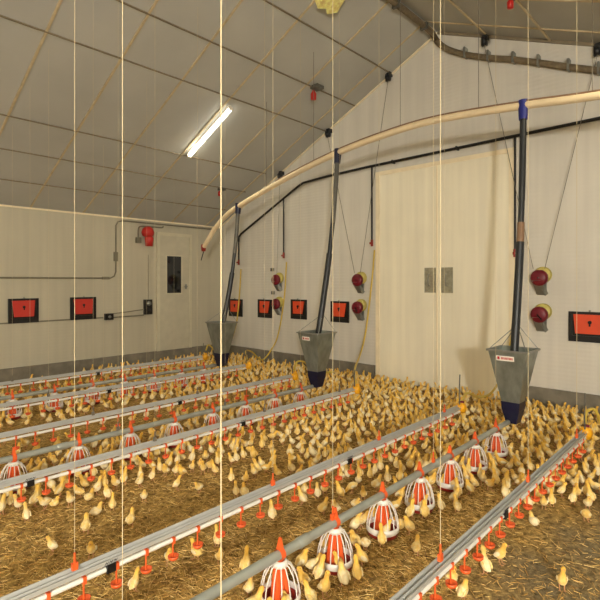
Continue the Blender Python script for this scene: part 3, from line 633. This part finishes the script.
def set_tint(me, t):
    at = me.attributes.new('tint', 'FLOAT', 'POINT'); at.data.foreach_set('value', t)
def ellipsoid(c, r, rot=0, n=8, m=5):
    vs = [Vector((0, 0, 1))]; 
    for i in range(1, m):
        ph = PI*i/m
        for j in range(n): vs.append(Vector((math.sin(ph)*math.cos(2*PI*j/n), math.sin(ph)*math.sin(2*PI*j/n), math.cos(ph))))
    vs.append(Vector((0, 0, -1))); R_ = Matrix.Rotation(rot, 3, 'Y')
    vs = [R_ @ Vector((v.x*r[0], v.y*r[1], v.z*r[2]))+Vector(c) for v in vs]
    fs = [(0, 1+j, 1+(j+1) % n) for j in range(n)]+[(1+i*n+j, 1+(i+1)*n+j, 1+(i+1)*n+(j+1) % n, 1+i*n+(j+1) % n) for i in range(m-2) for j in range(n)]
    L_ = len(vs)-1; fs += [(L_, 1+(m-2)*n+(j+1) % n, 1+(m-2)*n+j) for j in range(n)]
    return vs, fs
POSES = ['upright', 'tall', 'walking', 'pecking', 'resting', 'preening']
def chick_parts(pose, n=14, sub=3):
    vs, fs, tint, S = chick_body(pose, n, sub); d = {}
    b = MB().add(vs, flip(fs), 0, True); d['body'] = (b, tint)
    hx, hz = S[-3][0], S[-3][1]; tx, tz = S[-1][0], S[-1][1]; dv = Vector((tx-S[-2][0], 0, tz-S[-2][1])).normalized()
    d['beak'] = MB().tube([Vector((tx, 0, tz))-dv*.003, Vector((tx, 0, tz))+dv*.003+Vector((0, 0, -.001)), Vector((tx, 0, tz))+dv*.0095+Vector((0, 0, -.003))], [.0042, .0034, .0006], 6)
    hh = Vector((S[-2][0]-.003, 0, S[-2][1]+.002))
    d['eyes'] = [MB().add(*ellipsoid(hh+Vector((0, s*.0098, 0)), (.0022, .0016, .0022), 0, 6, 4), 0, True) for s in (-1, 1)]
    bx, bz = S[3][0]-.006, S[3][1]+(.003 if pose != 'pecking' else .002); tilt = {'upright': -.72, 'tall': -.75, 'walking': -.05, 'pecking': .3, 'resting': -.1, 'preening': -.7}[pose]
    d['wings'] = [MB().add(*ellipsoid((bx, s*(S[3][2]-.002), bz), (.024, .005, .0125), tilt, 10, 6), 0, True) for s in (-1, 1)]
    legs = []
    if pose != 'resting':
        for s in (-1, 1):
            l = MB(); fx = .004+(.014*s if pose == 'walking' else 0)
            l.tube([(-.001, s*.012, S[3][1]-.018), (-.004, s*.012, .018), (fx, s*.012, .003)], [.006, .003, .0024], 5)
            for a in (-.5, 0, .5): l.tube([(fx, s*.012, .003), (fx+.016*math.cos(a), s*.012+.016*math.sin(a), .0015)], [.0022, .001], 4)
            l.tube([(fx, s*.012, .003), (fx-.009, s*.012, .0015)], [.002, .001], 4)
            legs.append(l)
    d['legs'] = legs
    return d
protos = {}
for p in POSES:
    d = chick_parts(p); me = d['body'][0].mesh('chick', M['chick']); set_tint(me, d['body'][1])
    wm = []
    for w in d['wings']:
        w2 = w.mesh('wing', M['chick']); set_tint(w2, [.15]*len(w2.vertices)); wm.append(w2)
    protos[p] = (me, d['beak'].mesh('beak', M['beak']), [e.mesh('eye', M['eye']) for e in d['eyes']], wm, [l.mesh('leg', M['leg']) for l in d['legs']])

feet = [(485,575),(501,564),(562,590),(534,525),(586,522),(544,509),(552,507),(561,491),(575,490),(586,497),(453,590),(463,600),(416,555),(474,490),(457,513),(506,492),(320,582),(342,580),(357,582),(325,597),(313,573),(355,550),(365,551),(302,570),(303,590),(412,510),(395,512),(455,505),(169,565),(217,547),(220,565),(246,574),(272,521),(135,592),
 (27,522),(52,554),(91,558),(86,534),(96,515),(112,511),(131,527),(140,487),(144,502),(132,528),(142,471),(152,472),(160,473),(165,476),(176,476),(182,478),(177,490),(199,493),(176,459),(182,460),(192,463),(203,474),(210,471),(215,475),(200,453),(211,455),(217,448),(222,457),
 (233,451),(238,448),(245,447),(251,449),(257,449),(262,450),(231,465),(236,463),(243,460),(273,457),(257,474),(254,478),(261,469),(266,473),(273,470),(277,479),(231,483),(236,497),(246,485),(244,495),(307,461),(313,459),(319,463),(325,459),
 (305,495),(302,505),(312,496),(317,499),(325,496),(323,515),(340,499),(347,479),(341,482),(352,493),(359,479),(356,508),(363,501),(335,515),(369,464),(379,465),(401,474),(397,470),(387,484),(391,464),(401,455),(416,459),(411,453),(406,450),(429,457),(435,486),(449,494),
 (550,498),(562,497),(577,492),(581,485),(592,483),(573,480),(567,475),(586,472),(598,478),(507,487),(505,477),(521,477),(527,467),(510,472),(516,466),(11,507),(35,507),(45,509),(54,506),(63,504),(70,507),(89,500),(79,498),(104,489),(115,489),(124,485),(22,498),(97,495),(2,515),(60,497),(107,500),(290,458),(283,441),(292,446),(300,452),(312,440),(324,436),(305,432),(272,441),(196,560),(427,494),(468,478),(484,470),(276,470),(461,474),(452,468),(446,462),(438,452),(426,445),(465,455),(400,440),(492,475),(501,462),(347,466),(330,466),(420,470),(408,462),(264,520)]
pts = []          # (x, y, hand)
cell = {}
def clear_of(x, y, d):
    i, j = int(math.floor(x/.12)), int(math.floor(y/.12))
    for a in (i-1, i, i+1):
        for c in (j-1, j, j+1):
            for q in cell.get((a, c), ()):
                if (q[0]-x)**2+(q[1]-y)**2 < d*d: return False
    return True
PANS = [(x, 1.6) for x in PB]+[(x, 3.88) for x in PD]+[(x, 5.95) for x in PH]
def pan_near(x, y, d): return any((x-a)**2+(y-c)**2 < d*d for a, c in PANS)
def put(x, y, hand=False): pts.append((x, y, hand)); cell.setdefault((int(math.floor(x/.12)), int(math.floor(y/.12))), []).append((x, y))
for u, v in feet:
    x, y = floor_at(u, v)
    if clear_of(x, y, .055) and not pan_near(x, y, .122): put(x, y, True)
# chicks crowding round the feeder pans
for k, (a, c) in enumerate(PANS):
    m = (6 if k < 3 else 7) if c < 2 else (7 if c < 4 else 5)
    for _ in range(m*3):
        th = random.uniform(0, 2*PI); rr = random.uniform(.128, .165)
        x, y = a+rr*math.cos(th), c+rr*math.sin(th)
        if m > 0 and clear_of(x, y, .075): put(x, y); m -= 1
def dens(x, y):
    if x > 4.3: return (1.0 if y > .2 else .3) if y < 5.0 else (.4 if y < 7.4 else .12)
    if x > 3.4:
        if y < .98: return (1.0 if y > .35 else .35) if x > 3.62 else 0
        if y < 2.3: return 1.0
        if y < 3.1: return .85
        if y < 4.5: return .6
        if y < 5.3: return .3
        return .55
    if y < 2.15: return .45 if (x > 2.9 and y > 1.75) else 0
    if y < 3.0: return (.55 if x > 2.7 else 0)
    if y < max(3.05, 3.6-.3*(x-.8)): return 0
    if y < 4.3: return .72
    if y < 4.6: return .06 if x < 3 else .25
    if y < 5.45: return .012 if x < 3 else .08
    if y < 6.6: return .3
    return .22 if y < 7.2 else .02
HOPS = [(4.54, 1.572), (4.47, 3.86), (4.6, 5.88)]
tries = 0
for _ in range(32000):
    x = random.uniform(-.3, 6.2); y = random.uniform(-1.6, 8.0)
    u, v, d = px(x, y)
    if d < 1 or u < -60 or u > 900 or v > 640: continue
    cl = .5+.5*math.sin(x*3.1+1.7*y)*math.cos(y*4.3-x*1.3)     # loose clumping
    D = dens(x, y)
    if D < .9: D *= .45+1.1*cl
    if random.random() > D: continue
    if pan_near(x, y, .15): continue
    if any((x-a)**2+(y-c)**2 < .02 for a, c in HOPS): continue
    if x > 4.2 and any(abs(y-q[0]) < .07 and abs(x-q[1]) < .1 for q in drink): continue
    if not clear_of(x, y, (.078 if x > 4.4 or (x > 3.4 and y < 2.2) else .084) if x > 3 else .085): continue
    put(x, y)
# inside the near pans
inpan = []
for i, (a, c) in enumerate(PANS[:5]):
    for th in ((-2.2, .6, 2.6) if i else (-1.9, .9))[:2 if i < 3 else 3]: inpan.append((a+.062*math.cos(th), c+.062*math.sin(th), th, i))
def in_view(x, y):
    u, v, d = px(x, y, .06); return -8 < u < 608 and v < 612
vis = [p for p in pts if in_view(p[0], p[1])]
vis.sort(key=lambda p: p[0]*FW[0]+p[1]*FW[1])
near, far = vis[:288], vis[288:]+[p for p in pts if not in_view(p[0], p[1])]
print('CHICKS', len(pts), len(near), len(far))
WORD = {'upright': 'upright', 'tall': 'neck-stretching', 'walking': 'walking', 'pecking': 'pecking', 'resting': 'sitting', 'preening': 'hunched'}
def place_name(x, y):
    """where a chick stands, in words one can follow in the photo"""
    for i, (c, d) in enumerate(PANS):
        if (c-x)**2+(d-y)**2 < .19**2:
            ln = {1.6: 'right foreground', 3.88: 'middle', 5.95: 'far left'}[d]; k = i if d < 2 else (i-7 if d < 4 else i-15)
            return 'beside the %s feeder pan of the %s pipe' % (ordn[k], ln)
    if y < .93: a = 'right of the rightmost drinker line'
    elif y < 1.6: a = 'between rightmost drinker line and foreground feeder pipe'
    elif y < 2.07: a = 'between foreground feeder pipe and long drinker line'
    elif y < 2.95: a = 'on open litter behind the long drinker line'
    elif y < 3.82: a = 'in front of the middle feeder pipe'
    elif y < 4.35: a = 'just behind the middle feeder pipe'
    else: a = 'on litter well beyond the middle feeder pipe'
    return a+(', near end' if x < 1.6 else (', halfway along' if x < 2.6 else ', gable end'))
SPECIAL = {(562,590): 'chick stretching up alone in the bottom right corner of the photo', (485,575): 'chick with long neck right of the rightmost orange cups, beside a smaller one',
 (501,564): 'slim upright chick alone right of the rightmost orange cups', (534,525): 'chick sitting alone on the bare litter just right of the rightmost drinker line', (416,555): 'chick alone on bright litter between the near pans and the rightmost drinker line',
 (246,574): 'upright chick alone just above the thick pipe in the bottom foreground', (217,547): 'neck-stretching chick, farther of two by the bright cord in the foreground', (220,565): 'nearer of two chicks by the bright cord in the foreground', (169,565): 'chick under the orange cups of the long foreground drinker line, near the bottom left',
 (272,521): 'slim chick alone under the middle of the long foreground drinker line', (135,592): 'upright chick alone at the bottom edge below the long drinker line', (52,554): 'chick alone on open litter at lower left, leftmost of a spread-out trio',
 (91,558): 'upright chick just above the black clamp on the long drinker line at lower left', (86,534): 'chick walking on open litter at lower left', (27,522): 'chick at the left edge apart from the crowd under the drinker line', (131,527): 'slim upright chick alone on open litter left of centre',
 (144,502): 'round chick alone just below the left crowd', (199,493): 'slim upright chick alone in the open litter left of centre', (177,490): 'chick in front of another, left of centre', (244,495): 'round sitting chick just above the long drinker line', (453,590): 'chick at the bottom edge beside the rightmost orange cups', (463,600): 'chick cut off by the bottom edge right of the rightmost orange cups',
 (457,513): 'chick walking alone before the fourth nearest foreground pan', (506,492): 'chick tucked against the left side of the rightmost drinker line', (586,522): 'chick pecking alone far right on the bare litter'}
POSE_SP = {(562,590): 'tall', (485,575): 'tall', (501,564): 'upright', (534,525): 'resting', (416,555): 'walking', (246,574): 'tall', (217,547): 'tall', (220,565): 'upright', (86,534): 'walking', (244,495): 'resting', (52,554): 'upright', (144,502): 'preening', (586,522): 'pecking'}
spec = {tuple(round(k, 4) for k in floor_at(*k_)): (v, POSE_SP.get(k_)) for k_, v in SPECIAL.items()}
def add_chick(x, y, z, pose, rz, sc, label, group):
    me, bk, ey, wg_, lg = protos[pose]
    r = bpy.data.objects.new('chick', me); C.objects.link(r); r.location = (x, y, z); r.rotation_euler = (random.uniform(-.06, .06), 0, rz); r.scale = (sc, sc, sc)
    tag(r, label, 'chick', group)
    for n_, l_ in (('beak', [bk]), ('eye', ey), ('wing', wg_), ('leg', lg)):
        for m_ in l_:
            o = bpy.data.objects.new(n_, m_); C.objects.link(o); o.parent = r
    return r
WT = ['upright']*8+['tall']*3+['walking']*3+['pecking']*1+['resting']*1+['preening']*5
for x, y, hand in near:
    key = (round(x, 4), round(y, 4)); pose = random.choice(WT); rz = random.uniform(-PI, PI)
    if random.random() < .85: rz = random.gauss(.8, .6)+(PI if random.random() < .3 else 0)
    s = spec.get(key)
    if s and s[1]: pose = s[1]
    elif hand and pose == 'pecking' and random.random() < .6: pose = 'upright'
    for a, c in PANS:
        if (a-x)**2+(c-y)**2 < .21**2: rz = math.atan2(c-y, a-x)+random.gauss(0, .4)
    sc = random.uniform(.8, .98) if y > 2.0 else random.uniform(.84, 1.04)
    if s: lb, g = s[0], None
    else:
        pn = place_name(x, y); lb = '%s chick %s' % (WORD[pose], pn); g = lb.replace(' chick ', ' chicks ', 1)
    add_chick(x, y, 0, pose, rz, sc, lb, g)
for x, y, th, i in inpan[:12]:
    add_chick(x, y, .018, random.choice(['upright', 'preening']), th+PI/2*random.choice((-1, 1)), .8, 'yellow chick standing inside the cage of the %s foreground feeder pan' % ordn[i], 'chicks inside the %s foreground feeder pan' % ordn[i])
# the crowd beyond, as one object
low = {}
for p in POSES:
    d = chick_parts(p, 8, 1); vs = list(d['body'][0].v); fs = list(d['body'][0].f); t = list(d['body'][1]); mi = [0]*len(fs)
    for w in d['wings']:
        o_ = len(vs); vs += w.v; fs += [tuple(o_+i for i in f) for f in w.f]; t += [.15]*len(w.v); mi += [0]*len(w.f)
    for k_, m_ in [(d['beak'], 1)]+[(l, 2) for l in d['legs']]:
        o_ = len(vs); vs += k_.v; fs += [tuple(o_+i for i in f) for f in k_.f]; t += [0]*len(k_.v); mi += [m_]*len(k_.f)
    low[p] = (vs, fs, t, mi)
V_, F_, T_, MI_ = [], [], [], []
for x, y, hand in far:
    p = random.choice(WT); vs, fs, t, mi = low[p]; a = random.gauss(.8, .8)+(PI if random.random() < .3 else 0); s = random.uniform(.8, 1.02); ca, sa = math.cos(a)*s, math.sin(a)*s; o_ = len(V_)
    dt = random.uniform(-.25, .3)
    V_ += [(x+q[0]*ca-q[1]*sa, y+q[0]*sa+q[1]*ca, q[2]*s) for q in vs]; F_ += [tuple(o_+i for i in f) for f in fs]; T_ += [k+dt for k in t]; MI_ += mi
me = bpy.data.meshes.new('chick_flock'); me.from_pydata(V_, [], F_)
for m_ in ('chick', 'beak', 'leg'): me.materials.append(M[m_])
me.polygons.foreach_set('material_index', MI_); me.polygons.foreach_set('use_smooth', [True]*len(F_)); set_tint(me, T_); me.update()
fo = bpy.data.objects.new('chick_flock', me); C.objects.link(fo)
tag(fo, 'dense flock of yellow chicks filling the far floor before the gable wall and left wall', 'chicks', None, 'stuff')

# ------------------------------------------------------------------ loose straw
V_, F_ = [], []
def stalk(x, y, L_, w, a, z, tip):
    dx, dy = math.cos(a)*L_/2, math.sin(a)*L_/2; nx, ny = -math.sin(a)*w, math.cos(a)*w; o_ = len(V_)
    V_.extend([(x-dx+nx, y-dy+ny, z), (x-dx-nx, y-dy-ny, z), (x-dx, y-dy, z+w*1.6), (x+dx+nx, y+dy+ny, z+tip), (x+dx-nx, y+dy-ny, z+tip), (x+dx, y+dy, z+tip+w*1.6)])
    F_.extend([(0+o_, 3+o_, 5+o_, 2+o_), (1+o_, 2+o_, 5+o_, 4+o_), (0+o_, 1+o_, 4+o_, 3+o_), (0+o_, 2+o_, 1+o_), (3+o_, 4+o_, 5+o_)])
n = 0
while n < 72000:
    d = 1.6+(random.random()**1.5)*6.5; u = random.uniform(-60, 760); r_ = (u-300)/FPX*d
    x, y = d*FW[0]+r_*RT[0], d*FW[1]+r_*RT[1]
    if x > XG-.12 or y > YL-.1 or x < XF: continue
    if y < 1.05 and random.random() < .72: n += 1; continue
    stalk(x, y, random.uniform(.015, .05), random.uniform(.0007, .0016), random.uniform(0, PI), random.uniform(.0, .004), random.uniform(0, .006)); n += 1
me = bpy.data.meshes.new('straw_litter'); me.from_pydata(V_, [], F_); me.materials.append(M['straw']); me.update()
so = bpy.data.objects.new('straw_litter', me); C.objects.link(so); tag(so, 'loose golden straw stalks scattered all over the floor', 'straw', None, 'stuff')

# ------------------------------------------------------------------ light
def area(name, loc, target, size, power, col, sy=None):
    l = bpy.data.lights.new(name, 'AREA'); l.energy = power; l.color = col; l.size = size
    if sy: l.shape = 'RECTANGLE'; l.size_y = sy
    o = bpy.data.objects.new(name, l); C.objects.link(o); o.location = loc
    o.rotation_euler = (Vector(target)-Vector(loc)).to_track_quat('-Z', 'Y').to_euler(); return o
WARM = (1, .88, .62)
pl = bpy.data.lights.new('photographer_flash', 'POINT'); pl.energy = 1020; pl.color = (1, .97, .905); pl.shadow_soft_size = .16
po = bpy.data.objects.new('photographer_flash', pl); C.objects.link(po); po.location = (-2.6, -2.6, 2.1)
for x, y in ((4.32, 5.84), (.4, 5.84), (-2.6, 5.84), (4.32, .3), (.6, .3), (-2.6, .3)):
    area('tube_light', (x, y, roof_z(y)-.16), (x, y, 0), .12, 17, WARM, 1.1)

w = bpy.data.worlds.new('World'); bpy.context.scene.world = w; w.use_nodes = True
w.node_tree.nodes['Background'].inputs[0].default_value = (1, .9, .7, 1); w.node_tree.nodes['Background'].inputs[1].default_value = .02

# ------------------------------------------------------------------ camera
cam = bpy.data.cameras.new('camera'); cam.lens = FPX/600*36; cam.sensor_width = 36; cam.shift_y = -(300-V0)/600
co = bpy.data.objects.new('camera', cam); C.objects.link(co); co.location = CAM; co.rotation_euler = (PI/2, 0, math.atan2(FW[1], FW[0])-PI/2)
sc = bpy.context.scene; sc.camera = co
vs_ = sc.view_settings; vs_.view_transform = 'Standard'; vs_.look = 'None'; vs_.gamma = 1; vs_.exposure = 0; vs_.use_curve_mapping = False
